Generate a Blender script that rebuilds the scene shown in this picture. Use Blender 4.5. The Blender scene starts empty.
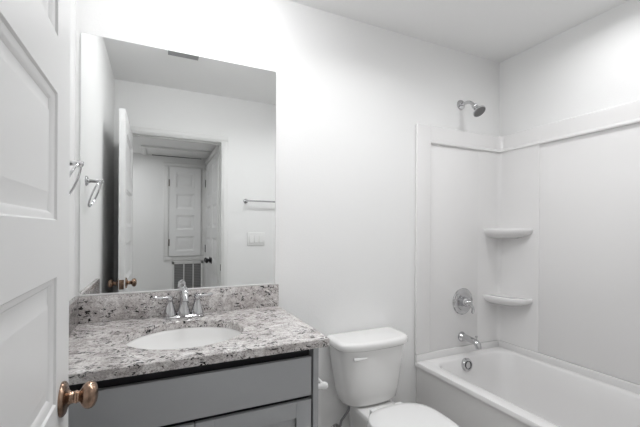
import bpy, bmesh, math, random
from mathutils import Vector, Matrix
PI = math.pi
scene = bpy.context.scene
C = scene.collection

# ------------------------------------------------------------------ measures (metres)
H = 1.28                      # camera height
YB = 1.75                     # mirror wall
YE = 0.217                    # inner face of the doorway wall
YO = 0.097                    # its hall face
XL, XR = -0.303, 2.225        # left wall, right wall
ZC = 2.48                     # ceiling
HALL_Y, HALL_Z = -1.04, 2.135 # hall far wall, hall ceiling
HX0, HX1 = -0.95, 0.585
DX0, DX1, DZ = -0.205, 0.538, 2.062   # doorway opening
XT = 1.47                     # tub front
TZ = 0.462                    # tub deck

# ------------------------------------------------------------------ camera
cd = bpy.data.cameras.new('camera')
cam = bpy.data.objects.new('camera', cd)
C.objects.link(cam)
cam.location = (0, 0, H)
cam.matrix_world = (Matrix.Translation((0, 0, H)) @ Matrix.Rotation(-0.436, 4, 'Z')
                    @ Matrix.Rotation(PI/2, 4, 'X') @ Matrix.Rotation(0.0055, 4, 'Z'))
cd.sensor_width = 36
cd.lens = 353.3/640*36
cd.shift_y = 16.07/640
cd.clip_start = 0.02
scene.camera = cam

# ------------------------------------------------------------------ world, lights, exposure
w = bpy.data.worlds.new('world')
scene.world = w
w.use_nodes = True
w.node_tree.nodes['Background'].inputs[0].default_value = (1, 1, 1, 1)
w.node_tree.nodes['Background'].inputs[1].default_value = 0.3
scene.view_settings.view_transform = 'Standard'
scene.view_settings.look = 'None'
scene.view_settings.gamma = 1
scene.view_settings.use_curve_mapping = False
scene.view_settings.exposure = 0.34

def disk_light(name, loc, power, size, color=(0.985, 0.99, 1.0), spread=PI):
    l = bpy.data.lights.new(name, 'AREA')
    l.shape = 'DISK'; l.size = size; l.energy = power; l.color = color; l.spread = spread
    o = bpy.data.objects.new(name, l)
    o.location = loc
    C.objects.link(o)
    return o
DOME_AT, DOME_GLOW = (0.26, 1.30, ZC), 25.0
TUB_SPOT = (1.80, 0.95, ZC)
MID_FILL = (0.95, 1.05, ZC)
disk_light('tub_or_fill_lamp', (0.95, 1.05, ZC-0.016), 4.0, 0.15, spread=math.radians(150))  # fill lamp added out of view to even out the room light
disk_light('tub_or_fill_lamp', (1.80, 0.95, ZC-0.016), 2.6, 0.15, spread=math.radians(165))
HALL_FILL = (-0.35, -0.48, HALL_Z)
disk_light('tub_or_fill_lamp', (-0.35, -0.48, HALL_Z-0.016), 3.0, 0.15)  # unseen lamp added to light the hall

# ------------------------------------------------------------------ materials
def mat(name, color, rough=0.5, metal=0.0, spec=0.5, coat=0.0, bump=0.0, bscale=200, emit=None):
    m = bpy.data.materials.new(name); m.use_nodes = True
    nt = m.node_tree; b = nt.nodes['Principled BSDF']
    b.inputs['Base Color'].default_value = (*color, 1)
    b.inputs['Roughness'].default_value = rough
    b.inputs['Metallic'].default_value = metal
    b.inputs['Specular IOR Level'].default_value = spec
    b.inputs['Coat Weight'].default_value = coat
    b.inputs['Coat Roughness'].default_value = 0.05
    if emit:
        b.inputs['Emission Color'].default_value = (0.985, 0.99, 1.0, 1)
        b.inputs['Emission Strength'].default_value = emit
    tc = nt.nodes.new('ShaderNodeTexCoord')
    n = nt.nodes.new('ShaderNodeTexNoise'); n.inputs['Scale'].default_value = bscale
    n.inputs['Detail'].default_value = 4
    nt.links.new(tc.outputs['Object'], n.inputs['Vector'])
    if bump:
        bp = nt.nodes.new('ShaderNodeBump'); bp.inputs['Strength'].default_value = bump
        bp.inputs['Distance'].default_value = 0.002
        nt.links.new(n.outputs['Fac'], bp.inputs['Height'])
        nt.links.new(bp.outputs['Normal'], b.inputs['Normal'])
    else:
        mr = nt.nodes.new('ShaderNodeMapRange')
        mr.inputs['To Min'].default_value = max(0, rough-0.02); mr.inputs['To Max'].default_value = rough+0.02
        nt.links.new(n.outputs['Fac'], mr.inputs['Value'])
        nt.links.new(mr.outputs['Result'], b.inputs['Roughness'])
    return m

M_WALL = mat('wall_paint', (0.89, 0.89, 0.885), 0.6, bump=0.25, bscale=120)
M_CEIL = mat('ceiling_paint', (0.92, 0.92, 0.915), 0.8, bump=0.5, bscale=70)
M_TRIM = mat('trim_paint', (0.82, 0.82, 0.81), 0.35)
M_DOOR = mat('door_paint', (0.84, 0.84, 0.838), 0.38)
M_ACRYL = mat('tub_acrylic', (0.85, 0.842, 0.838), 0.16, spec=0.5, coat=0.3)
M_PORC = mat('porcelain', (0.88, 0.875, 0.865), 0.07, spec=0.55, coat=0.4)
M_SEAT = mat('seat_plastic', (0.88, 0.88, 0.875), 0.2)
M_CHROME = mat('chrome', (0.60, 0.60, 0.61), 0.06, metal=1)
M_STEEL = mat('braided_steel', (0.30, 0.30, 0.31), 0.35, metal=1, bump=0.8, bscale=600)
M_CAB = mat('cabinet_paint', (0.41, 0.42, 0.432), 0.42)
M_GAPSHADE = mat('cabinet_gap_shade', (0.03, 0.031, 0.033), 0.6)  # near-black colour stands for the shade inside the cabinet gaps
M_DARK = mat('dark_gap', (0.02, 0.02, 0.02), 0.8)
M_BLACK = mat('black_metal', (0.02, 0.02, 0.022), 0.3, metal=0.6)
M_HINGE = mat('dark_hinge_metal', (0.22, 0.20, 0.18), 0.3, metal=1)
M_PLAST = mat('switch_plastic', (0.84, 0.84, 0.83), 0.3)
M_VENT = mat('vent_metal', (0.72, 0.72, 0.71), 0.4)
M_VENTG = mat('grey_vent_metal', (0.30, 0.30, 0.30), 0.4)
M_FILT = mat('grille_shade', (0.22, 0.22, 0.22), 0.8)
M_LENS = mat('lamp_lens', (0.9, 0.9, 0.9), 0.4, emit=4)
M_DOME = mat('frosted_glass_glow', (0.9, 0.9, 0.9), 0.4, emit=DOME_GLOW)
M_RUBBER = mat('spray_rubber', (0.16, 0.16, 0.16), 0.4, bump=0.6, bscale=300)
M_MIRROR = mat('mirror_silver', (0.90, 0.91, 0.905), 0.0, metal=1)
b = M_MIRROR.node_tree
for l in list(b.links):
    if l.to_socket.name == 'Roughness': b.links.remove(l)
b.nodes['Principled BSDF'].inputs['Roughness'].default_value = 0.0
M_GLASSEDGE = mat('mirror_edge', (0.42, 0.46, 0.45), 0.15)

def copper():
    m = mat('antique_copper', (0.40, 0.24, 0.16), 0.24, metal=1)
    nt = m.node_tree; b = nt.nodes['Principled BSDF']
    n = nt.nodes.new('ShaderNodeTexNoise'); n.inputs['Scale'].default_value = 40
    r = nt.nodes.new('ShaderNodeValToRGB')
    r.color_ramp.elements[0].position = 0.35; r.color_ramp.elements[0].color = (0.17, 0.115, 0.085, 1)
    r.color_ramp.elements[1].position = 0.62; r.color_ramp.elements[1].color = (0.44, 0.30, 0.22, 1)
    tc = [x for x in nt.nodes if x.type == 'TEX_COORD'][0]
    nt.links.new(tc.outputs['Object'], n.inputs['Vector'])
    nt.links.new(n.outputs['Fac'], r.inputs['Fac']); nt.links.new(r.outputs['Color'], b.inputs['Base Color'])
    return m
M_COPPER = copper()

def granite():
    m = bpy.data.materials.new('granite'); m.use_nodes = True
    nt = m.node_tree; N = nt.nodes; L = nt.links; b = N['Principled BSDF']
    b.inputs['Roughness'].default_value = 0.14
    tc = N.new('ShaderNodeTexCoord')
    def mapping(s, loc=(0, 0, 0), rot=(0, 0, 0)):
        mp = N.new('ShaderNodeMapping'); mp.inputs['Scale'].default_value = s
        mp.inputs['Location'].default_value = loc; mp.inputs['Rotation'].default_value = rot
        L.new(tc.outputs['Object'], mp.inputs['Vector']); return mp.outputs['Vector']
    def noise(vec, sc, det=6, rough=0.6, dist=0.0):
        n = N.new('ShaderNodeTexNoise'); n.inputs['Scale'].default_value = sc
        n.inputs['Detail'].default_value = det; n.inputs['Roughness'].default_value = rough
        n.inputs['Distortion'].default_value = dist
        L.new(vec, n.inputs['Vector']); return n.outputs['Fac']
    def ramp(fac, pts):
        r = N.new('ShaderNodeValToRGB'); e = r.color_ramp.elements
        e[0].position, e[0].color = pts[0][0], (*pts[0][1], 1)
        e[1].position, e[1].color = pts[-1][0], (*pts[-1][1], 1)
        for p, c in pts[1:-1]:
            k = e.new(p); k.color = (*c, 1)
        L.new(fac, r.inputs['Fac']); return r.outputs['Color']
    def mix(f, a, c):
        x = N.new('ShaderNodeMix'); x.data_type = 'RGBA'
        L.new(f, x.inputs['Factor']); L.new(a, x.inputs['A']); L.new(c, x.inputs['B']); return x.outputs['Result']
    v1 = mapping((1, 1.5, 1.3)); v2 = mapping((1, 2.0, 1.6), (3, 1, 2), (0.15, 0.1, 0.25))
    base = ramp(noise(v1, 30, 8, 0.78, 0.5), [(0.36, (0.24, 0.215, 0.21)), (0.45, (0.45, 0.42, 0.41)), (0.53, (0.70, 0.68, 0.665)), (0.66, (0.84, 0.83, 0.82))])
    grain = ramp(noise(v1, 170, 3, 0.6), [(0.38, (0.22, 0.20, 0.20)), (0.50, (0.62, 0.59, 0.58)), (0.62, (0.88, 0.87, 0.86))])
    gm = N.new('ShaderNodeMix'); gm.data_type = 'RGBA'; gm.inputs['Factor'].default_value = 0.38
    L.new(base, gm.inputs['A']); L.new(grain, gm.inputs['B'])
    patch = ramp(noise(mapping((1, 1.6, 1), (2, 7, 1)), 7, 3, 0.5, 0.8), [(0.36, (0.86, 0.84, 0.835)), (0.60, (1.08, 1.08, 1.08))])
    pm = N.new('ShaderNodeMix'); pm.data_type = 'RGBA'; pm.blend_type = 'MULTIPLY'; pm.inputs['Factor'].default_value = 1
    L.new(gm.outputs['Result'], pm.inputs['A']); L.new(patch, pm.inputs['B']); gm = pm
    bw = lambda f, a, c: ramp(f, [(a, (0, 0, 0)), (c, (1, 1, 1))])
    veins = bw(noise(v2, 62, 5, 0.62, 1.2), 0.60, 0.64)
    c1 = mix(veins, gm.outputs['Result'], ramp(noise(v1, 60), [(0.4, (0.10, 0.085, 0.08)), (0.7, (0.26, 0.22, 0.21))]))
    fl = bw(noise(v2, 58, 4, 0.6, 0.8), 0.552, 0.566)
    gate = bw(noise(mapping((1, 1, 1), (5, 5, 5)), 15, 3), 0.50, 0.53)
    mm = N.new('ShaderNodeMath'); mm.operation = 'MULTIPLY'; L.new(fl, mm.inputs[0]); L.new(gate, mm.inputs[1])
    blk = ramp(noise(v1, 10), [(0.3, (0.006, 0.006, 0.007)), (0.8, (0.02, 0.018, 0.018))])
    c2 = mix(mm.outputs[0], c1, blk)
    L.new(c2, b.inputs['Base Color'])
    return m
M_GRAN = granite()

def floor_mat():
    m = mat('vinyl_plank_floor', (0.42, 0.38, 0.34), 0.4)
    nt = m.node_tree; b = nt.nodes['Principled BSDF']
    br = nt.nodes.new('ShaderNodeTexBrick'); br.inputs['Scale'].default_value = 1.0
    br.inputs['Brick Width'].default_value = 1.2; br.inputs['Row Height'].default_value = 0.18
    br.inputs['Mortar Size'].default_value = 0.002
    br.inputs['Color1'].default_value = (0.68, 0.66, 0.64, 1); br.inputs['Color2'].default_value = (0.74, 0.72, 0.70, 1)
    br.inputs['Mortar'].default_value = (0.18, 0.16, 0.14, 1)
    tc = [x for x in nt.nodes if x.type == 'TEX_COORD'][0]
    nt.links.new(tc.outputs['Object'], br.inputs['Vector']); nt.links.new(br.outputs['Color'], b.inputs['Base Color'])
    return m
M_FLOOR = floor_mat()

# ------------------------------------------------------------------ mesh helpers
class MB:
    def __init__(s): s.bm = bmesh.new()
    def box(s, x0, x1, y0, y1, z0, z1, bev=0, seg=2):
        r = bmesh.ops.create_cube(s.bm, size=1)
        vs = r['verts']
        for v in vs:
            v.co = Vector((x0 if v.co.x < 0 else x1, y0 if v.co.y < 0 else y1, z0 if v.co.z < 0 else z1))
        if bev:
            es = list({e for v in vs for e in v.link_edges})
            bmesh.ops.bevel(s.bm, geom=es, offset=bev, segments=seg, profile=0.5, affect='EDGES')
        return s
    def loft(s, loops, cap0=True, cap1=True, closed=True):
        L = [[s.bm.verts.new(p) for p in lp] for lp in loops]
        n = len(L[0])
        for a, b_ in zip(L, L[1:]):
            for i in range(n if closed else n-1):
                j = (i+1) % n
                s.bm.faces.new((a[i], a[j], b_[j], b_[i]))
        if cap0: s.bm.faces.new(list(reversed(L[0])))
        if cap1: s.bm.faces.new(L[-1])
        return s
    def lathe(s, prof, org=(0, 0, 0), axis=(0, 0, 1), n=32, cap0=True, cap1=True, sx=1, sy=1):
        q = Vector((0, 0, 1)).rotation_difference(Vector(axis).normalized())
        o = Vector(org)
        loops = []
        for r, h in prof:
            loops.append([o + q @ Vector((max(r, 1e-4)*sx*math.cos(2*PI*i/n), max(r, 1e-4)*sy*math.sin(2*PI*i/n), h)) for i in range(n)])
        return s.loft(loops, cap0, cap1)
    def tube(s, pts, rad, n=14, cyc=False):
        pts = [Vector(p) for p in pts]; m = len(pts)
        rads = rad if isinstance(rad, (list, tuple)) else [rad]*m
        T = []
        for i in range(m):
            a = pts[(i-1) % m] if cyc else pts[max(i-1, 0)]
            c = pts[(i+1) % m] if cyc else pts[min(i+1, m-1)]
            T.append((c-a).normalized())
        up = Vector((0, 0, 1)) if abs(T[0].z) < 0.9 else Vector((1, 0, 0))
        nrm = (up - T[0]*up.dot(T[0])).normalized()
        loops = []
        for i in range(m):
            nrm = (nrm - T[i]*nrm.dot(T[i])).normalized()
            bn = T[i].cross(nrm)
            loops.append([pts[i] + (nrm*math.cos(2*PI*k/n) + bn*math.sin(2*PI*k/n))*rads[i] for k in range(n)])
        if cyc: loops.append(loops[0]); return s.loft(loops, False, False)
        return s.loft(loops)
    def build(s, name, material, parent=None, angle=35, sub=0):
        bmesh.ops.remove_doubles(s.bm, verts=s.bm.verts, dist=1e-5)
        bmesh.ops.recalc_face_normals(s.bm, faces=s.bm.faces)
        me = bpy.data.meshes.new(name); s.bm.to_mesh(me); s.bm.free()
        me.polygons.foreach_set('use_smooth', [True]*len(me.polygons))
        me.set_sharp_from_angle(angle=math.radians(angle))
        me.materials.append(material)
        o = bpy.data.objects.new(name, me); C.objects.link(o)
        if parent: o.parent = parent
        if sub:
            md = o.modifiers.new('sub', 'SUBSURF'); md.levels = sub; md.render_levels = sub
        return o

def rebase(o, loc):
    """put the origin of a parentless mesh at its base"""
    loc = Vector(loc); o.data.transform(Matrix.Translation(-loc)); o.location = loc; return o
def empty(name, loc=(0, 0, 0), rz=0):
    o = bpy.data.objects.new(name, None); o.location = loc; o.rotation_euler.z = rz
    o.empty_display_size = 0.05; C.objects.link(o); return o
def tag(o, label=None, cat=None, group=None, kind=None):
    if label: o['label'] = label
    if cat: o['category'] = cat
    if group: o['group'] = group
    if kind: o['kind'] = kind
    return o
def struct(o, label=None): return tag(o, label, None, None, 'structure')

def rrect(x0, x1, y0, y1, r, z, n=8):
    pts = []
    for cx, cy, a0 in ((x1-r, y1-r, 0), (x0+r, y1-r, 90), (x0+r, y0+r, 180), (x1-r, y0+r, 270)):
        for k in range(n+1):
            a = math.radians(a0 + 90*k/n)
            pts.append(Vector((cx + r*math.cos(a), cy + r*math.sin(a), z)))
    return pts
def ellipse(cx, cy, a, b_, z, n=64, p=2.0):
    out = []
    for i in range(n):
        t = 2*PI*i/n; c_, s_ = math.cos(t), math.sin(t)
        out.append(Vector((cx + a*math.copysign(abs(c_)**(2/p), c_), cy + b_*math.copysign(abs(s_)**(2/p), s_), z)))
    return out

# ================================================================== THE ROOM
T = 0.11
struct(MB().box(HX0-T, XR+T, HALL_Y-T, YB+T, -0.1, 0).build('floor', M_FLOOR), 'pale grey vinyl plank floor')
struct(MB().box(XL-T, XR+T, YE-0.06, YB+T, ZC, ZC+0.1).build('ceiling', M_CEIL), 'white textured bathroom ceiling')
struct(MB().box(HX0-T, HX1+T, HALL_Y-T, YE-0.06, HALL_Z, HALL_Z+0.1).build('ceiling', M_CEIL), 'lower ceiling of the hall beyond the doorway')
struct(MB().box(XL-T, XR+T, YB, YB+T, 0, ZC).build('wall_back', M_WALL), 'white wall behind the mirror, toilet and shower head')
struct(MB().box(XL-T, XL, YE-0.06, YB, 0, ZC).build('wall_left', M_WALL), 'white side wall carrying the towel ring')
struct(MB().box(XR, XR+T, YE-0.06, YB, 0, ZC).build('wall_right', M_WALL), 'white wall above the long side of the tub')
wf = MB()
wf.box(XL, DX0-0.02, YO, YE, 0, ZC); wf.box(DX1+0.02, XR, YO, YE, 0, ZC); wf.box(DX0-0.02, DX1+0.02, YO, YE, DZ+0.02, ZC)
struct(wf.build('wall_front', M_WALL), 'white wall with the doorway, seen in the mirror')
struct(MB().box(HX0-T, HX1+T, HALL_Y-T, HALL_Y, 0, HALL_Z).build('wall_hall_far', M_WALL), 'white hall wall seen through the doorway in the mirror')
struct(MB().box(HX0-T, HX0, HALL_Y, YO, 0, HALL_Z).build('wall_hall_left', M_WALL))
struct(MB().box(HX1, HX1+T, HALL_Y, YO, 0, HALL_Z).build('wall_hall_right', M_WALL))
struct(MB().box(HX0, XL-T, YO, YO+0.06, 0, HALL_Z).build('wall_hall_near', M_WALL))
# baseboards
def baseboard(name, x0, x1, y0, y1):
    m = MB().box(x0, x1, y0, y1, 0, 0.085); dx, dy = x1-x0, y1-y0
    m.box(x0+(0.004 if dx < dy else 0), x1-(0.004 if dx < dy else 0), y0+(0.004 if dy < dx else 0), y1-(0.004 if dy < dx else 0), 0.085, 0.095)
    struct(m.build(name, M_TRIM))
baseboard('baseboard_back', 0.56, XT-0.002, YB-0.014, YB-0.0002)
baseboard('baseboard_front', DX1+0.07, XT-0.002, YE+0.0002, YE+0.014)
baseboard('baseboard_left', XL+0.0002, XL+0.014, YE+0.06, 1.16)
baseboard('baseboard_hall', HX0, HX1, HALL_Y+0.0002, HALL_Y+0.014)

# doorway jamb and casing
def casing(name, x0, x1, z0, z1, yin, d, w_=0.058, bottom=False, t=0.015, label=None):
    m = MB()
    def leg(a, b_, c_, e):
        for t0, t1, i in ((0, t*0.6, 0), (0, t, 0.010)):
            ya, yb = sorted((yin, yin + d*t1))
            m.box(a+(i if b_-a < e-c_ else 0), b_-(0.003 if i and b_-a < e-c_ else 0), ya, yb, c_+(i if b_-a > e-c_ else 0), e-(0.003 if i and b_-a > e-c_ else 0), 0.002)
    if not bottom: x0, x1, z1 = x0-0.008, x1+0.008, z1+0.006
    leg(x0-w_, x0, z0, z1); leg(x1, x1+w_, z0, z1)
    leg(x0-w_, x1+w_, z1, z1+w_)
    if bottom: leg(x0-w_, x1+w_, z0-w_, z0)
    return struct(m.build(name, M_TRIM), label)
jm = MB()
jm.box(DX0-0.02, DX0, YO-0.001, YE+0.001, 0, DZ); jm.box(DX1, DX1+0.02, YO-0.001, YE+0.001, 0, DZ)
jm.box(DX0-0.02, DX1+0.02, YO-0.001, YE+0.001, DZ, DZ+0.02)
jm.box(DX0, DX0+0.010, YE-0.085, YE-0.045, 0, DZ); jm.box(DX0, DX1, YE-0.085, YE-0.045, DZ-0.010, DZ)
jamb = struct(jm.build('trim_1', M_TRIM), 'white jamb lining the doorway seen in the mirror')
MB().box(DX1-0.002, DX1, YE-0.035, YE-0.005, 0.90, 0.96, 0.0005).build('strike_plate', M_HINGE, jamb)
casing('trim_2', DX0, DX1, 0, DZ, YE, 1, 0.050, t=0.012, label='white casing around the doorway, reflected in the mirror')
casing('trim_3', DX0, DX1, 0, DZ, YO, -1, 0.058)

# panelled door leaves -------------------------------------------------------
def door_leaf(wd, ht, th, panels, sx=0.1, sx2=None):
    """leaf: hinge edge at x=0, width along +x, faces at y=0 and y=-th ; panels = list of (z0, z1)"""
    sx2 = sx2 or sx
    bm = MB(); x0, x1 = sx, wd-sx2
    zs = [0.0] + [z for p in panels for z in p] + [ht]
    for f, y, d in ((0, 0.0, -1), (1, -th, 1)):
        def quad(a, b_, c_, e):
            bm.bm.faces.new([bm.bm.verts.new(p) for p in ((a, y, c_), (b_, y, c_), (b_, y, e), (a, y, e))])
        quad(0, x0, 0, ht); quad(x1, wd, 0, ht)
        for k in range(0, len(zs), 2): quad(x0, x1, zs[k], zs[k+1])
        for z0, z1 in panels:
            steps = [(0, 0), (0.003, 0.004), (0.012, 0.0060), (0.018, 0.0115), (0.028, 0.0120), (0.050, 0.0030), (0.0505, 0.0030)]
            loops = [[Vector((x0+i, y+d*q, z0+i)), Vector((x1-i, y+d*q, z0+i)), Vector((x1-i, y+d*q, z1-i)), Vector((x0+i, y+d*q, z1-i))] for i, q in steps]
            bm.loft(loops, cap0=False, cap1=True)
    v = lambda *p: bm.bm.verts.new(p)
    for a, b_ in (((0, 0), (wd, 0)), ((0, ht), (wd, ht))):
        bm.bm.faces.new([v(a[0], 0, a[1]), v(b_[0], 0, b_[1]), v(b_[0], -th, b_[1]), v(a[0], -th, a[1])])
    for x in (0, wd):
        bm.bm.faces.new([v(x, 0, 0), v(x, 0, ht), v(x, -th, ht), v(x, -th, 0)])
    return bm
def knob_profile():
    return [(0.0345, 0), (0.0350, 0.003), (0.0335, 0.006), (0.030, 0.0085), (0.022, 0.0105), (0.0160, 0.013), (0.0125, 0.017), (0.0118, 0.022),
            (0.0130, 0.0245), (0.0130, 0.0270), (0.0118, 0.0285), (0.0118, 0.031), (0.0150, 0.034), (0.0215, 0.0375),
            (0.0262, 0.0425), (0.0280, 0.0485), (0.0268, 0.0545), (0.0225, 0.0595), (0.0150, 0.063), (0.006, 0.0646), (0.0, 0.0648)]
def door_knobs(parent, x, z, th, material, label=None):
    for y, ax in ((0, (0, 1, 0)), (-th, (0, -1, 0))):
        p = knob_profile()
        r = MB().lathe(p[:8], (x, y, z), ax, 36).build('knob_rose', material, parent)
        k = MB().lathe(p[7:], (x, y, z), ax, 36).build('door_knob', material, parent)
        if label: k['label'] = label
# bathroom door, open against the left wall: hinge pin at (DX0, YE+.004)
DW = 0.728
panels5 = [(0.200, 0.462), (0.572, 0.814), (0.924, 1.173), (1.283, 1.530), (1.640, 1.900)]
d1 = door_leaf(DW, 2.022, 0.035, panels5, 0.10, 0.113).build('door_1', M_DOOR)
d1.location = (DX0+0.034, YE+0.006, 0.012)
# local +x -> world +Y ; local y=-th face must look towards +X : rotate +90 deg, so local -y -> +x
d1.location.x = DX0+0.001
d1.rotation_euler.z = math.radians(90.4)
struct(d1, 'white five-panel bathroom door standing open at the left')
door_knobs(d1, DW-0.068, 0.916, 0.035, M_COPPER, 'antique copper door knob')
MB().box(DW-0.001, DW+0.0015, -0.031, -0.004, 0.885, 0.945, 0.0004).build('latch_plate', M_COPPER, d1)
for z in (0.22, 1.02, 1.82):
    MB().lathe([(0.006, 0), (0.006, 0.09)], (-0.003, 0.004, z-0.045), (0, 0, 1), 12).build('hinge', M_HINGE, d1)

# ================================================================== VANITY
VX1 = 0.5746; VYF = 1.146; CZ = 0.887
cab = empty('vanity_cabinet', (XL, 1.17, 0))
tag(cab, 'dark grey painted vanity cabinet under the granite worktop', 'cabinet')
def P(m, name, material, **k):   # part of the cabinet, authored in world space
    o = m.build(name, material, **k)
    o.data.transform(Matrix.Translation(-cab.location)); o.parent = cab; return o
CX0, CX1, CY0 = XL+0.002, 0.541, 1.186      # box, face frame front at CY0
m = MB()
m.box(CX0, CX0+0.016, CY0, YB-0.001, 0.0, CZ-0.0305); m.box(CX1-0.020, CX1, CY0-0.018, YB-0.001, 0, CZ-0.0305)
m.box(CX0, CX1, CY0+0.018, YB-0.001, 0.09, 0.106); m.box(CX0+0.016, CX1-0.016, YB-0.012, YB-0.001, 0.1, 0.7)
m.box(CX0, CX1, CY0+0.075, CY0+0.09, 0, 0.1)
P(m, 'cabinet_body', M_CAB)
P(MB().box(CX0+0.016, CX1-0.0205, CY0+0.022, CY0+0.036, 0.79, CZ-0.0305).box(CX0+0.016, CX1-0.0205, CY0+0.022, CY0+0.036, 0.62, 0.70), 'stretcher_rail', M_GAPSHADE)  # rails coloured near-black to paint in the shade around the drawer front
FX0, FX1 = CX0+0.003, 0.513; FY = CY0-0.0185
P(MB().box(FX0, FX1, FY, CY0-0.0005, 0.683, 0.821, 0.0015), 'false_drawer_front', M_CAB)
def shaker(x0, x1, z0, z1, r=0.057):
    m = MB()
    for a, b_, c_, e in ((x0, x0+r, z0, z1), (x1-r, x1, z0, z1), (x0+r, x1-r, z0, z0+r), (x0+r, x1-r, z1-r, z1)):
        m.box(a, b_, FY, CY0-0.0005, c_, e, 0.0012)
    m.box(x0+r-0.004, x1-r+0.004, FY+0.010, CY0-0.002, z0+r-0.004, z1-r+0.004)
    return m
XM_ = 0.116
P(shaker(FX0, XM_-0.0015, 0.105, 0.668), 'cabinet_door', M_CAB)
P(shaker(XM_+0.0015, FX1, 0.105, 0.668), 'cabinet_door', M_CAB)

# worktop with an oval cut-out
SKX, SKY, SA, SB = 0.110, 1.426, 0.210, 0.184
def holed_top():
    m = MB(); n = 64; bev = 0.003
    def outer(z, i):
        x0, x1, y0, y1 = XL+0.001, VX1-i, VYF+i, YB-0.001
        pts = []
        for k in range(n):
            t = 2*PI*k/n; dx, dy = math.cos(t)*SA, math.sin(t)*SB
            s = min(((x1-SKX)/dx) if dx > 1e-9 else ((x0-SKX)/dx if dx < -1e-9 else 9e9), ((y1-SKY)/dy) if dy > 1e-9 else ((y0-SKY)/dy if dy < -1e-9 else 9e9))
            pts.append(Vector((SKX+dx*s, SKY+dy*s, z)))
        for cx, cy in ((x0, y0), (x1, y0), (x1, y1), (x0, y1)):
            k = min(range(n), key=lambda i_: (pts[i_]-Vector((cx, cy, z))).length); pts[k] = Vector((cx, cy, z))
        return pts
    loops = [ellipse(SKX, SKY, SA, SB, CZ-0.030, n), ellipse(SKX, SKY, SA, SB, CZ-bev, n), ellipse(SKX, SKY, SA+bev, SB+bev, CZ, n),
             outer(CZ, bev), outer(CZ-bev, 0), outer(CZ-0.03, 0), ellipse(SKX, SKY, SA, SB, CZ-0.030, n)]
    m.loft(loops, False, False)
    return m
top = holed_top().build('countertop', M_GRAN)
rebase(top, (XL, VYF, CZ-0.03)); tag(top, 'speckled grey granite vanity worktop with an oval sink cut-out', 'countertop')
SPZ = 0.997
bs = rebase(MB().box(XL+0.0012, VX1, YB-0.0205, YB-0.0005, CZ+0.0003, SPZ, 0.0015).build('backsplash', M_GRAN), (XL, YB-0.02, CZ))
tag(bs, 'long granite backsplash strip standing behind the faucet under the mirror', 'backsplash')
ss = rebase(MB().box(XL+0.0005, XL+0.0195, VYF+0.002, YB-0.021, CZ+0.0003, SPZ, 0.0015).build('side_splash', M_GRAN), (XL, VYF, CZ))
tag(ss, 'short granite side splash on the left wall beside the door', 'side splash')

# sink
sk = empty('sink', (SKX, SKY, CZ-0.18))
tag(sk, 'white oval undermount sink basin set below the granite worktop', 'sink')
def skp(m, name, mt):
    o = m.build(name, mt); o.data.transform(Matrix.Translation(-sk.location)); o.parent = sk; return o
prof = [(1.05, 0.0), (1.02, 0.0), (1.0, -0.003), (0.985, -0.012), (0.95, -0.035), (0.88, -0.065), (0.76, -0.095), (0.6, -0.118), (0.42, -0.131), (0.24, -0.137), (0.11, -0.139)]
zt = CZ-0.0305
loops = [ellipse(SKX, SKY, SA*r, SB*r if r < 1.03 else SB+SA*(r-1), zt+h) for r, h in prof]
under = [ellipse(SKX, SKY, SA*r+0.008, SB*r+0.008, zt+h-0.008) for r, h in reversed(prof[2:])]
skp(MB().loft(loops, False, False).loft([loops[-1]]+under+[ellipse(SKX, SKY, SA*1.05, SB+SA*.05, zt-0.008), loops[0]], False, False), 'basin', M_PORC)
skp(MB().lathe([(0.0, -0.0015), (0.012, 0.001), (0.019, 0.0012), (0.022, 0.003), (0.0285, 0.003), (0.030, -0.003), (0.030, -0.03)][::-1], (SKX, SKY, zt-0.1365), n=28), 'drain', M_CHROME)

# faucet
FCX, FCY = 0.116, 1.684
fa = empty('faucet', (FCX, FCY, CZ)); fa.scale = (1.1, 1.1, 1.06); tag(fa, 'chrome two-handle bathroom faucet behind the oval sink', 'faucet')
m = MB()
bl = []
for z, g in ((0.0003, 0.0), (0.007, 0.0), (0.011, -0.003), (0.013, -0.009)):
    bl.append(rrect(-0.078-g*0-0.0+(-g), 0.078+g, -0.027-g, 0.027+g, 0.0265+g, z, 8))
m.loft(bl); m.build('base_plate', M_CHROME, fa)
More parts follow.
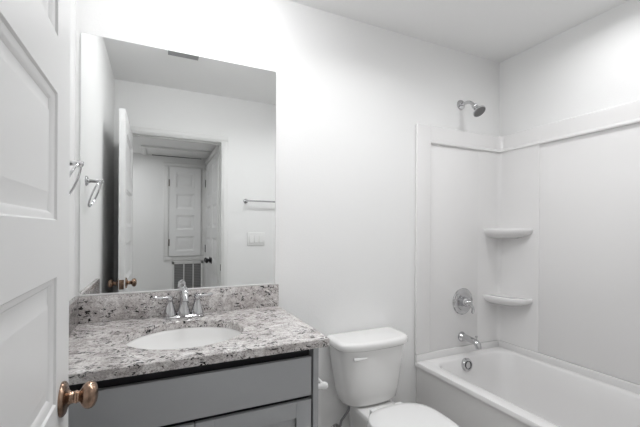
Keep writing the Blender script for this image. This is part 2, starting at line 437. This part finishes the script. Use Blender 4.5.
# spout: tall flared column, small crown, arm reaching over the bowl
m = MB()
m.lathe([(0.027, 0.010), (0.0265, 0.018), (0.0225, 0.032), (0.0180, 0.050), (0.0155, 0.068), (0.0150, 0.085), (0.0165, 0.098), (0.0175, 0.106), (0.0165, 0.117), (0.0110, 0.125), (0.0, 0.128)], n=28)
m.tube([(0, 0.002, 0.104), (0, -0.012, 0.114), (0, -0.035, 0.121), (0, -0.060, 0.120), (0, -0.082, 0.112), (0, -0.098, 0.098), (0, -0.103, 0.085)], [0.0125, 0.0135, 0.0130, 0.0120, 0.0112, 0.0110, 0.0115], 18)
m.build('spout', M_CHROME, fa)
MB().lathe([(0.0035, 0.012), (0.0035, 0.128), (0.0075, 0.131), (0.0090, 0.138), (0.0070, 0.145), (0.0, 0.147)], (0, 0.0235, 0), n=16).build('lift_rod', M_CHROME, fa)
for s in (-1, 1):
    m = MB().lathe([(0.0255, 0.010), (0.0250, 0.018), (0.0210, 0.032), (0.0165, 0.050), (0.0125, 0.066), (0.0125, 0.069), (0.0125, 0.072), (0.0100, 0.074)], (s*0.052, 0, 0), n=24)
    m.build('handle_post', M_CHROME, fa)
    m = MB().lathe([(0.0100, 0.074), (0.0128, 0.078), (0.0128, 0.086), (0.0090, 0.092), (0.0, 0.094)], (s*0.052, 0, 0), n=24)
    m.tube([(s*0.052, 0, 0.084), (s*0.070, -0.003, 0.086), (s*0.090, -0.006, 0.087), (s*0.108, -0.009, 0.091), (s*0.112, -0.009, 0.092)], [0.0072, 0.0055, 0.0060, 0.0068, 0.003], 14)
    m.build('lever_handle', M_CHROME, fa)

# mirror
MX0, MX1, MZ0, MZ1 = XL+0.0195, 0.559, SPZ+0.0015, 2.090
mi = empty('mirror', (MX0, YB, MZ0)); tag(mi, 'large frameless wall mirror above the granite backsplash', 'mirror')
def xz_rrect(x0, x1, z0, z1, r, y, n=5):
    return [Vector((p.x, y, p.y)) for p in rrect(x0, x1, z0, z1, r, 0, n)]
m = MB().loft([xz_rrect(MX0, MX1, MZ0, MZ1, 0.006, YB-0.0004), xz_rrect(MX0, MX1, MZ0, MZ1, 0.006, YB-0.0055)], True, False)
o = m.build('mirror_edge', M_GLASSEDGE); o.data.transform(Matrix.Translation(-mi.location)); o.parent = mi
m = MB().loft([xz_rrect(MX0, MX1, MZ0, MZ1, 0.006, YB-0.0055), xz_rrect(MX0+0.001, MX1-0.001, MZ0+0.001, MZ1-0.001, 0.005, YB-0.006)], False, True)
o = m.build('mirror_glass', M_MIRROR, angle=1); o.data.transform(Matrix.Translation(-mi.location)); o.parent = mi

o = MB().box(MX0, MX1-0.004, YB-0.0075, YB-0.0061, MZ0, MZ0+0.006, 0.0004).build('bottom_strip', M_SEAT); o.data.transform(Matrix.Translation(-mi.location)); o.parent = mi  # thin white strip along the lower mirror edge
# towel ring on the left wall
tr = empty('towel_ring', (XL, 1.487, 1.507)); tag(tr, 'chrome towel ring on the left wall above the side splash', 'towel ring')
m = MB().lathe([(0.024, 0.0002), (0.024, 0.004), (0.020, 0.009), (0.011, 0.012), (0.0085, 0.020), (0.0085, 0.050), (0.011, 0.053), (0.011, 0.068), (0.006, 0.072), (0, 0.073)], (0, 0, 0), (1, 0, 0), 24)
m.build('wall_post', M_CHROME, tr)
RR = 0.065
MB().tube([(0.060-0.046*(1-math.cos(2*PI*k/40))/2, RR*math.sin(2*PI*k/40), (-RR+RR*math.cos(2*PI*k/40))*0.93-0.002) for k in range(40)], 0.0042, 10, True).build('ring', M_CHROME, tr)

# toilet paper holder on the cabinet side
tp = empty('toilet_paper_holder', (CX1, 1.30, 0.664)); tag(tp, 'white toilet paper holder on the side of the vanity cabinet', 'toilet paper holder')
for y in (-0.045, 0.105):
    MB().lathe([(0.024, 0.0002), (0.024, 0.004), (0.020, 0.009), (0.013, 0.014), (0.0115, 0.050), (0.0145, 0.056), (0.0155, 0.068), (0.011, 0.078), (0, 0.081)], (0, y, 0), (1, 0, 0), 20).build('post', M_SEAT, tp)
MB().tube([(0.067, -0.040, 0), (0.067, 0.0, 0), (0.067, 0.1, 0)], 0.0075, 14).build('roller_bar', M_SEAT, tp)

# ================================================================== TOILET
TX = 1.060
to = empty('toilet', (TX, YB, 0)); tag(to, 'white two-piece toilet between the vanity and the bathtub', 'toilet')
def outline(hw, yb, yf, bow, r, z, n=10, xs=0.0):
    """bow-front tank outline, centred on x; yb back, yf front at the sides, bow = extra at centre. CCW"""
    pts = []
    for cx, cy, a0 in ((hw-0.02, yb-0.02, 0), (-hw+0.02, yb-0.02, 90)):
        for k in range(5):
            a = math.radians(a0+90*k/4); pts.append(Vector((cx+0.02*math.cos(a)+xs, cy+0.02*math.sin(a), z)))
    front = []
    m_ = 28
    for k in range(m_+1):
        t = PI + PI*k/m_
        c_, s_ = math.cos(t), math.sin(t)
        p = 2.6
        front.append(Vector((hw*math.copysign(abs(c_)**(2/p), c_)+xs, (yf+0.06) + ( -(yf+0.06)+(yf-bow))*abs(s_)**(2/p), z)))
    return pts + front
# tank in coordinates relative to (TX, YB)
m = MB()
lv = [(0.356, 0.130, -0.060, -0.150, 0.020), (0.361, 0.150, -0.045, -0.165, 0.026), (0.376, 0.163, -0.038, -0.174, 0.030), (0.43, 0.172, -0.030, -0.180, 0.032), (0.52, 0.184, -0.022, -0.186, 0.032), (0.60, 0.195, -0.018, -0.191, 0.032), (0.663, 0.203, -0.016, -0.194, 0.032)]
m.loft([outline(hw, yb, yf, bow, 0, z) for z, hw, yb, yf, bow in lv])
m.build('tank', M_PORC, to, 50)
lid = [(0.6635, 0.203, -0.016, -0.196, 0.026), (0.664, 0.215, -0.010, -0.205, 0.028), (0.670, 0.219, -0.008, -0.209, 0.029), (0.692, 0.219, -0.008, -0.209, 0.029), (0.700, 0.213, -0.010, -0.206, 0.028), (0.7045, 0.206, -0.016, -0.199, 0.027), (0.7055, 0.196, -0.026, -0.188, 0.025)]
MB().loft([outline(hw, yb, yf, bow, 0, z) for z, hw, yb, yf, bow in lid]).build('tank_lid', M_PORC, to, 60)
m = MB().lathe([(0.012, 0), (0.012, 0.008), (0.009, 0.012)], (-0.140, -0.194, 0.624), (0, -1, 0), 18)
m.tube([(-0.150, -0.210, 0.623), (-0.132, -0.214, 0.624), (-0.105, -0.222, 0.626), (-0.082, -0.227, 0.628)], [0.0105, 0.0095, 0.0072, 0.0045], 12)
m.build('flush_lever', M_SEAT, to)
# bowl and pedestal, one ceramic piece
def egg(cy, a, bf, bb, z, n=48, p=2.2):
    out = []
    for i in range(n):
        t = 2*PI*i/n; c_, s_ = math.cos(t), math.sin(t); q = 2/p
        b_ = bb if s_ > 0 else bf
        out.append(Vector((a*math.copysign(abs(c_)**q, c_), cy + b_*math.copysign(abs(s_)**q, s_), z)))
    return out
m = MB()
m.loft([egg(-0.36, 0.115, 0.235, 0.25, 0.0, p=2.8), egg(-0.36, 0.118, 0.240, 0.25, 0.02, p=2.8), egg(-0.36, 0.105, 0.215, 0.24, 0.06, p=2.6), egg(-0.36, 0.100, 0.205, 0.235, 0.15),
        egg(-0.38, 0.120, 0.225, 0.22, 0.22), egg(-0.42, 0.158, 0.245, 0.20, 0.30), egg(-0.44, 0.178, 0.255, 0.19, 0.35), egg(-0.45, 0.178, 0.255, 0.185, 0.374), egg(-0.45, 0.174, 0.251, 0.182, 0.380),
        egg(-0.45, 0.130, 0.200, 0.130, 0.380), egg(-0.44, 0.115, 0.185, 0.115, 0.34), egg(-0.42, 0.08, 0.12, 0.08, 0.25), egg(-0.40, 0.04, 0.05, 0.04, 0.22)])
# deck under the tank
m.loft([rrect(-0.085, 0.085, -0.32, -0.04, 0.03, 0.20), rrect(-0.095, 0.095, -0.33, -0.04, 0.04, 0.28), rrect(-0.108, 0.108, -0.33, -0.035, 0.04, 0.325), rrect(-0.110, 0.110, -0.33, -0.034, 0.04, 0.350), rrect(-0.105, 0.105, -0.325, -0.039, 0.035, 0.3555)])
# floor-level trapway bulge
m.loft([rrect(-0.105, 0.105, -0.30, -0.12, 0.05, 0.0), rrect(-0.100, 0.100, -0.29, -0.12, 0.05, 0.12), rrect(-0.09, 0.09, -0.28, -0.10, 0.05, 0.21)])
m.build('bowl', M_PORC, to, 50)
sz = 0.3805
m = MB().loft([egg(-0.462, 0.176, 0.250, 0.160, sz), egg(-0.462, 0.182, 0.256, 0.165, sz+0.006), egg(-0.462, 0.180, 0.254, 0.163, sz+0.014),
               egg(-0.462, 0.128, 0.19, 0.110, sz+0.014), egg(-0.462, 0.122, 0.185, 0.105, sz+0.004), egg(-0.462, 0.126, 0.189, 0.108, sz), egg(-0.462, 0.176, 0.250, 0.160, sz)], False, False)
m.build('seat', M_SEAT, to, 50)
lz = sz+0.0145
m = MB().loft([egg(-0.468, 0.180, 0.248, 0.162, lz, p=2.7), egg(-0.468, 0.185, 0.252, 0.166, lz+0.004, p=2.7), egg(-0.468, 0.184, 0.251, 0.165, lz+0.009, p=2.7), egg(-0.468, 0.178, 0.246, 0.160, lz+0.013, p=2.7),
               egg(-0.468, 0.150, 0.22, 0.135, lz+0.016, p=2.6), egg(-0.468, 0.06, 0.10, 0.06, lz+0.018, p=2.2)])
m.build('seat_lid', M_SEAT, to, 50)
for s in (-1, 1):
    MB().box(s*0.075-0.022, s*0.075+0.022, -0.300, -0.270, 0.3555, 0.394, 0.006, 3).build('lid_hinge', M_SEAT, to)
# supply stop and hose
sv = empty('water_supply_line', (0.915, YB, 0.17)); tag(sv, 'braided grey water supply line below the left side of the toilet tank', 'supply line')
MB().lathe([(0.028, 0.0002), (0.028, 0.003), (0.011, 0.008), (0.011, 0.05), (0.014, 0.052), (0.014, 0.075)], (0, 0, 0), (0, -1, 0), 20).build('stop_valve', M_CHROME, sv)
MB().lathe([(0.006, 0.0), (0.006, 0.01), (0.018, 0.012), (0.018, 0.024)], (0, -0.070, 0), (0, -1, 0), 12, sx=1, sy=0.55).build('valve_handle', M_CHROME, sv)
MB().tube([(0, -0.062, 0.010), (-0.004, -0.064, 0.04), (-0.002, -0.074, 0.08), (0.012, -0.096, 0.120), (0.023, -0.110, 0.150), (0.026, -0.112, 0.1845)], 0.0065, 12).build('braided_hose', M_STEEL, sv)

# ================================================================== BATHTUB
tb = empty('bathtub', (XT, YE, 0)); tag(tb, 'white alcove bathtub along the right wall', 'bathtub')
def TBP(m, name, mt, par=None, ang=40):
    o = m.build(name, mt, None, ang); o.data.transform(Matrix.Translation(-Vector(tb.location))); o.parent = par or tb; return o
ty0, ty1, tx1 = YE+0.001, YB-0.001, XR-0.001
m = MB()
R_ = 0.004
L = [rrect(XT+0.012, tx1, ty0, ty1, R_, 0.0), rrect(XT+0.012, tx1, ty0, ty1, R_, 0.425), rrect(XT+0.010, tx1, ty0, ty1, R_, 0.432), rrect(XT, tx1, ty0, ty1, R_, 0.436), rrect(XT-0.001, tx1, ty0, ty1, R_, 0.452), rrect(XT+0.003, tx1, ty0, ty1, R_, 0.459), rrect(XT+0.012, tx1, ty0, ty1, R_, TZ),
     rrect(1.534, 2.180, 0.30, 1.680, 0.10, TZ), rrect(1.543, 2.171, 0.31, 1.671, 0.10, TZ-0.004), rrect(1.549, 2.165, 0.32, 1.665, 0.10, TZ-0.012), rrect(1.570, 2.145, 0.37, 1.645, 0.11, 0.33),
     rrect(1.600, 2.118, 0.44, 1.603, 0.12, 0.18), rrect(1.622, 2.096, 0.50, 1.580, 0.13, 0.115), rrect(1.66, 2.06, 0.56, 1.54, 0.12, 0.092), rrect(1.72, 2.00, 0.66, 1.46, 0.10, 0.088)]
m.loft(L)
TBP(m, 'tub_shell', M_ACRYL)
# raised flange against the three walls
m = MB()
fl = 0.022
m.box(XT+0.0, tx1, ty1-fl, ty1, TZ-0.005, 0.506, 0.003); m.box(tx1-fl, tx1, ty0, ty1-fl+0.002, TZ-0.005, 0.506, 0.003); m.box(XT+0.0, tx1, ty0, ty0+fl, TZ-0.005, 0.506, 0.003)
TBP(m, 'wall_flange', M_ACRYL)
OX, OZ = 1.815, 0.418
on = Vector((0, -0.985, 0.12)).normalized()
ov = TBP(MB().lathe([(0.042, -0.006), (0.042, 0.006), (0.038, 0.013), (0.026, 0.015), (0.0, 0.0155)], (OX, 1.657, OZ), on, 32), 'overflow_plate', M_CHROME)
o = MB().lathe([(0.026, 0.0150), (0.026, 0.0185), (0.023, 0.0185), (0.023, 0.0150)], (OX, 1.657, OZ), on, 24).build('overflow_ring', M_BLACK); o.data.transform(Matrix.Translation(-Vector(tb.location))); o.parent = ov
TBP(MB().lathe([(0.034, -0.004), (0.034, 0.002), (0.028, 0.004), (0.012, 0.001)], (OX, 1.40, 0.0885), (0, 0, 1), 28), 'drain', M_CHROME)

# ------------------------------------------------------------------ surround
su = empty('tub_surround', (XT, YB, 0.507)); tag(su, 'glossy white moulded wall surround above the bathtub with corner shelves', 'tub surround')
def SUP(m, name, mt=None, par=None, ang=40):
    o = m.build(name, mt or M_ACRYL, None, ang); o.data.transform(Matrix.Translation(-Vector(su.location))); o.parent = par or su; return o
S0, STOP, SLIP = 0.5075, 1.945, 1.832
bx, by = XR-0.001, YB-0.001
SUP(MB().box(XT, XR-0.0105, by-0.0095, by, S0, SLIP+0.01, 0.001), 'back_panel')
SUP(MB().box(bx-0.0095, bx, YE+0.012, by-0.0097, S0, SLIP+0.01, 0.001), 'side_panel')
SUP(MB().box(XT, XR-0.0105, YE+0.001, YE+0.0105, S0, SLIP+0.01, 0.001), 'end_panel')
# pilasters at the open ends
SUP(MB().box(XT-0.002, 1.577, by-0.020, by, S0, STOP-0.004, 0.004, 3), 'edge_pilaster')
SUP(MB().box(XT-0.002, 1.577, YE+0.001, YE+0.021, S0, STOP-0.004, 0.004, 3), 'edge_pilaster')
# upper ledge band: section swept round the three walls
def band():
    m = MB()
    sec = [(0.001, SLIP-0.004), (0.020, SLIP-0.004), (0.0265, SLIP), (0.0275, SLIP+0.006), (0.024, SLIP+0.012), (0.018, SLIP+0.020), (0.0165, STOP-0.010), (0.015, STOP-0.003), (0.011, STOP), (0.001, STOP)]
    rc = 0.03
    loops = []
    def at(o_, z_):   # path with rounded corners offset by o_
        path = [Vector((1.575, YB-o_, z_))]
        for (cx, cy, a0) in ((XR-rc-0.0, YB-rc, 90), (XR-rc, YE+rc, 0)):
            for k in range(9):
                a = math.radians(a0-90*k/8); r = rc+0.03-o_; cxx, cyy = XR-(rc+0.03), (YB-(rc+0.03) if a0 == 90 else YE+(rc+0.03))
                path.append(Vector((cxx+r*math.cos(a), cyy+r*math.sin(a), z_)))
        path.append(Vector((1.575, YE+o_, z_)))
        return path
    cols = [at(o_, z_) for o_, z_ in sec]
    n = len(cols[0])
    loops = [[c_[i] for c_ in cols] for i in range(n)]
    m.loft(loops, True, True)
    return m
SUP(band(), 'top_ledge', ang=30)
# corner column (raised) and shelves
SW, SD = 0.150, 0.255
def corner_column(sy, yb, yw):
    m = MB()
    def sec(z):
        o1, o2 = 0.0165, 0.0165
        pts = [(bx, yw-sy*0.001), (bx, yw-sy*(SD+0.047)), (bx-o1+0.004, yw-sy*(SD+0.047)), (bx-o1, yw-sy*(SD+0.043))]
        rc = 0.028
        cx, cy = bx-o1-rc, yw-sy*(o2+rc)
        for k in range(9):
            a = math.radians(90*k/8); pts.append((cx+rc*math.cos(a), cy+sy*rc*math.sin(a)))
        pts += [(bx-SW, yw-sy*0.0145), (bx-SW-0.07, yw-sy*0.0106), (bx-SW-0.07, yw-sy*0.001)]
        return [Vector((p[0], p[1], z)) for p in pts]
    m.loft([sec(S0), sec(SLIP+0.005)])
    return m
SUP(corner_column(1, by, YB), 'corner_column')
def shelf(z, sy, yw, thick=0.036):
    m = MB(); n = 20
    def sec(s, zz, d=0):
        pts = [(bx-0.002, yw-sy*0.002)]
        a_, b_ = (SW+0.016)*s, (SD+0.010)*s
        for k in range(n+1):
            t = PI/2*k/n; p = 2.7
            pts.append((bx-a_*max(math.cos(t), 0)**(2/p), yw-sy*b_*max(math.sin(t), 0)**(2/p)))
        return [Vector((p[0], p[1], zz)) for p in pts]
    m.loft([sec(0.60, z-0.066), sec(0.76, z-0.056), sec(0.89, z-0.044), sec(0.97, z-0.032), sec(1.0, z-0.020), sec(1.0, z-0.008), sec(0.995, z-0.002), sec(0.975, z), sec(0.955, z-0.001), sec(0.93, z-0.005), sec(0.5, z-0.006)])
    return SUP(m, 'corner_shelf', ang=60)
for z in (1.294, 0.838):
    shelf(z, 1, YB)

# ------------------------------------------------------------------ shower fittings
SHX = 1.850
PF = YB-0.0105      # face of the back panel
sh = empty('showerhead', (SHX, YB, 2.120)); tag(sh, 'chrome shower head on a short bent arm above the tub surround', 'shower head')
MB().lathe([(0.033, 0.0002), (0.033, 0.003), (0.028, 0.010), (0.016, 0.014), (0.010, 0.015)], (0, 0, 0), (0, -1, 0), 32).build('flange', M_CHROME, sh)
MB().tube([(0, -0.005, 0), (0, -0.035, 0.0), (0, -0.060, -0.001), (0.001, -0.080, -0.008), (0.002, -0.096, -0.022), (0.003, -0.108, -0.037)], 0.0105, 16).build('shower_arm', M_CHROME, sh)
hd = Vector((0.03, -0.62, -0.78)).normalized()
hpos = (0.003, -0.106, -0.034)
m = MB().lathe([(0.012, -0.002), (0.0165, 0.002), (0.018, 0.010), (0.0165, 0.018), (0.0140, 0.022), (0.0165, 0.027), (0.0195, 0.032), (0.021, 0.038), (0.027, 0.050), (0.035, 0.058), (0.0405, 0.064), (0.0410, 0.069), (0.0375, 0.0705)], hpos, hd, 36)
hb = m.build('spray_head', M_CHROME, sh)
m = MB().lathe([(0.0378, 0.069), (0.036, 0.0725), (0.0, 0.074)], hpos, hd, 32).build('spray_face', M_RUBBER, hb)
# valve
va = empty('shower_valve', (1.864, PF, 0.806)); va.scale = (1.13, 1.13, 1.13); tag(va, 'round chrome shower valve with lever handle above the tub spout', 'shower valve')
MB().lathe([(0.077, 0.0), (0.078, 0.004), (0.074, 0.008), (0.066, 0.009), (0.062, 0.012), (0.050, 0.013), (0.044, 0.010), (0.030, 0.011), (0.029, 0.020)], (0, 0, 0), (0, -1, 0), 48).build('valve_plate', M_CHROME, va)
m = MB().lathe([(0.026, 0.018), (0.026, 0.030), (0.022, 0.040), (0.019, 0.056), (0.014, 0.062), (0.0, 0.064)], (0, 0, 0), (0, -1, 0), 28)
m.tube([(0.002, -0.048, -0.004), (0.010, -0.058, -0.012), (0.017, -0.062, -0.026), (0.020, -0.061, -0.044), (0.020, -0.058, -0.058), (0.020, -0.057, -0.063)], [0.0095, 0.0085, 0.0075, 0.0085, 0.0090, 0.004], 14)
m.build('lever_handle', M_CHROME, va)
# tub spout
ts = empty('tub_spout', (1.858, PF, 0.572)); tag(ts, 'chrome tub spout projecting over the bathtub rim', 'tub spout')
m = MB().lathe([(0.033, 0.0), (0.033, 0.004), (0.028, 0.014), (0.022, 0.026)], (0, 0, 0), (0, -1, 0), 28)
m.tube([(0, -0.008, 0.0), (0, -0.035, 0.0), (0, -0.065, -0.001), (0, -0.095, -0.003), (0, -0.118, -0.008), (0, -0.132, -0.020), (0, -0.138, -0.036), (0, -0.139, -0.042)], [0.025, 0.0215, 0.0195, 0.0190, 0.0205, 0.0205, 0.0185, 0.0185], 20)
m.build('spout_body', M_CHROME, ts)
MB().lathe([(0.005, 0.0), (0.005, 0.018), (0.0085, 0.020), (0.0085, 0.026), (0.0, 0.029)], (0, -0.122, 0.008), (0, 0, 1), 14).build('diverter_knob', M_CHROME, ts)

# ================================================================== DOORWAY WALL FITTINGS (seen in the mirror)
tbar = empty('towel_bar', (0.76, YE, 1.540)); tag(tbar, 'chrome towel bar on the doorway wall, reflected at the right of the mirror', 'towel bar')
for x in (0, 0.61):
    MB().lathe([(0.022, 0.0002), (0.022, 0.004), (0.018, 0.009), (0.009, 0.013), (0.008, 0.050), (0.012, 0.054), (0.013, 0.064), (0.009, 0.071), (0, 0.072)], (x, 0, 0), (0, 1, 0), 22).build('post', M_CHROME, tbar)
MB().tube([(0.004, 0.060, 0), (0.3, 0.060, 0), (0.606, 0.060, 0)], 0.0075, 12).build('bar', M_CHROME, tbar)
sp = empty('light_switch', (0.859, YE, 1.187)); tag(sp, 'white three-gang light switch plate below the towel bar', 'light switch')
MB().box(-0.083, 0.083, 0.0002, 0.006, -0.062, 0.062, 0.003, 3).build('cover_plate', M_PLAST, sp)
for k in (-1, 0, 1):
    rk = MB()
    rk.loft([[Vector((k*0.046-0.0165, 0.006, -0.033)), Vector((k*0.046+0.0165, 0.006, -0.033)), Vector((k*0.046+0.0165, 0.006, 0.033)), Vector((k*0.046-0.0165, 0.006, 0.033))],
             [Vector((k*0.046-0.0155, 0.0125, -0.032)), Vector((k*0.046+0.0155, 0.0125, -0.032)), Vector((k*0.046+0.0155, 0.0075, 0.032)), Vector((k*0.046-0.0155, 0.0075, 0.032))]])
    rk.build('rocker_switch', M_PLAST, sp)
# ceiling register
vt = empty('ceiling_vent', (0.170, 0.945, ZC)); tag(vt, 'grey slatted vent grille on the bathroom ceiling, reflected at the top edge of the mirror', 'vent')
MB().box(-0.092, 0.092, -0.084, 0.084, -0.0020, -0.0005).build('vent_backing', M_FILT, vt)
m = MB()
for a, b_, c_, e in ((-0.098, 0.098, -0.090, -0.080), (-0.098, 0.098, 0.080, 0.090), (-0.098, -0.088, -0.08, 0.08), (0.088, 0.098, -0.08, 0.08)):
    m.box(a, b_, c_, e, -0.010, -0.0005, 0.002)
m.build('vent_frame', M_VENTG, vt)
for k in range(8):
    y = -0.068+0.0195*k
    m = MB().box(-0.088, 0.088, -0.0075, 0.0075, -0.0007, 0.0007)
    bmesh.ops.rotate(m.bm, verts=m.bm.verts, cent=(0, 0, 0), matrix=Matrix.Rotation(math.radians(40), 3, 'X'))
    bmesh.ops.translate(m.bm, verts=m.bm.verts, vec=(0, y, -0.0075))
    m.build('vent_slat', M_VENTG, vt)

# downlight over the tub, plus added fill lights mid-room and in the hall
def downlight(loc, label):
    r = empty('recessed_or_fill_light', loc); tag(r, label, 'ceiling light')
    m = MB().lathe([(0.095, -0.0003), (0.095, -0.003), (0.090, -0.007), (0.080, -0.009), (0.076, -0.006), (0.076, -0.0003)], n=40, cap0=False, cap1=False); m.build('trim_ring', M_TRIM, r)
    MB().lathe([(0.0755, -0.0010), (0.0755, -0.0052), (0.0, -0.0054)], n=40).build('lens', M_LENS, r)
dl = empty('dome_ceiling_light', DOME_AT); tag(dl, 'round frosted dome light on the ceiling above the vanity', 'ceiling light')
MB().lathe([(0.150, -0.0003), (0.152, -0.012), (0.146, -0.020), (0.138, -0.020)], n=48, cap1=True).build('metal_pan', M_CHROME, dl)
MB().lathe([(0.136, -0.0205), (0.137, -0.034), (0.128, -0.052), (0.108, -0.068), (0.078, -0.080), (0.040, -0.087), (0.0, -0.089)], n=48).build('frosted_dome', M_DOME, dl)
downlight(TUB_SPOT, 'round white recessed ceiling light over the bathtub')
downlight(MID_FILL, 'unseen fill light added in the middle of the bathroom ceiling')
downlight(HALL_FILL, 'unseen fill light added on the hall ceiling')

# ================================================================== HALL (through the doorway, in the mirror)
# raised closet door above the return air grille
AX0, AX1, AZ0, AZ1 = 0.142, 0.50, 0.955, 2.010
casing('trim_4', AX0, AX1, AZ0, AZ1, HALL_Y, 1, 0.055, bottom=True, label='white casing of the raised hall closet door')
d2 = door_leaf(AX1-AX0-0.006, AZ1-AZ0-0.006, 0.030, [(0.06, 0.235), (0.31, 0.485), (0.56, 0.735), (0.81, 0.985)], 0.075).build('door_2', M_DOOR)
d2.location = (AX1-0.003, HALL_Y+0.031-0.030+0.002, AZ0+0.003); d2.rotation_euler.z = PI
struct(d2, 'small white four-panel closet door set high above the return grille')
for z in (0.16, 0.86):
    MB().box(AX1-AX0-0.012, AX1-AX0+0.002, 0.0 if False else -0.0345, -0.0295, z-0.04, z+0.04, 0.001).build('hinge', M_HINGE, d2)
rg = empty('return_air_grille', (0.205, HALL_Y, 0.06)); tag(rg, 'tall grey return air grille under the small hall closet door', 'vent')
MB().box(0.0, 0.30, 0.0002, 0.004, 0, 0.80).build('grille_backing', M_FILT, rg)
m = MB()
for x in (-0.025, 0.1, 0.205, 0.30): m.box(x, x+(0.012 if 0 < x < 0.29 else 0.025), 0.0002, 0.016, -0.03, 0.83, 0.002)
m.box(-0.025, 0.325, 0.0002, 0.016, 0.80, 0.835, 0.002); m.box(-0.025, 0.325, 0.0002, 0.016, -0.03, 0.0, 0.002)
m.build('grille_frame', M_VENT, rg)
m = MB()
for k in range(40): m.box(0.0, 0.30, 0.004, 0.009, 0.012+0.0195*k, 0.018+0.0195*k)
m.build('grille_slats', mat('grille_slat_paint', (0.30, 0.30, 0.30), 0.5), rg)
# attic hatch
ah = empty('attic_hatch', (0.0, -0.62, HALL_Z)); tag(ah, 'white attic hatch panel with trim on the hall ceiling', 'ceiling hatch')
MB().box(-0.09, 0.50, -0.36, 0.02, -0.010, -0.0003, 0.002).build('hatch_panel', M_TRIM, ah)
m = MB()
m.box(-0.14, 0.54, 0.024, 0.07, -0.022, -0.0003, 0.003); m.box(-0.14, -0.094, -0.37, 0.024, -0.022, -0.0003, 0.003)
m.build('hatch_trim', M_TRIM, ah)
MB().box(-0.04, 0.50, -0.372, -0.362, -0.014, -0.0003).build('hatch_gap', M_DARK, ah)
# pair of narrow closet doors on the hall end wall
PX = HX1-0.0005
for k, (y0, nm) in enumerate(((-0.085, 'door_3'), (-0.547, 'door_4'))):
    lf = door_leaf(0.458, 2.03, 0.030, [(z0, z1+(0.07 if z1 > 1.8 else 0)) for z0, z1 in panels5], 0.075).build(nm, M_DOOR)
    lf.location = (PX, y0, 0.012); lf.rotation_euler.z = -PI/2
    struct(lf, ('white closet door leaf nearest the doorway' if k == 0 else 'white closet door leaf farthest from the doorway')+', with black knob, on the hall end wall')
    kx = 0.410 if k == 0 else 0.048
    MB().lathe(knob_profile(), (kx, -0.030, 0.925), (0, -1, 0), 24).build('door_knob', M_BLACK, lf)['label'] = 'black door knob'
    for z in (0.25, 1.03, 1.82):
        hx = 0.0 if k == 0 else 0.458
        MB().box(hx-0.005, hx+0.005, -0.037, -0.029, z-0.045, z+0.045, 0.001).build('hinge', M_BLACK, lf)
m = MB()
m.box(PX-0.040, PX, -1.007-0.030, -1.012, 0, 2.050, 0.002); m.box(PX-0.040, PX, -0.078, -0.025, 0, 2.050, 0.002); m.box(PX-0.040, PX, -1.037, -0.025, 2.050, 2.105, 0.002)
struct(m.build('trim_5', M_TRIM), 'white casing around the hall closet doors')
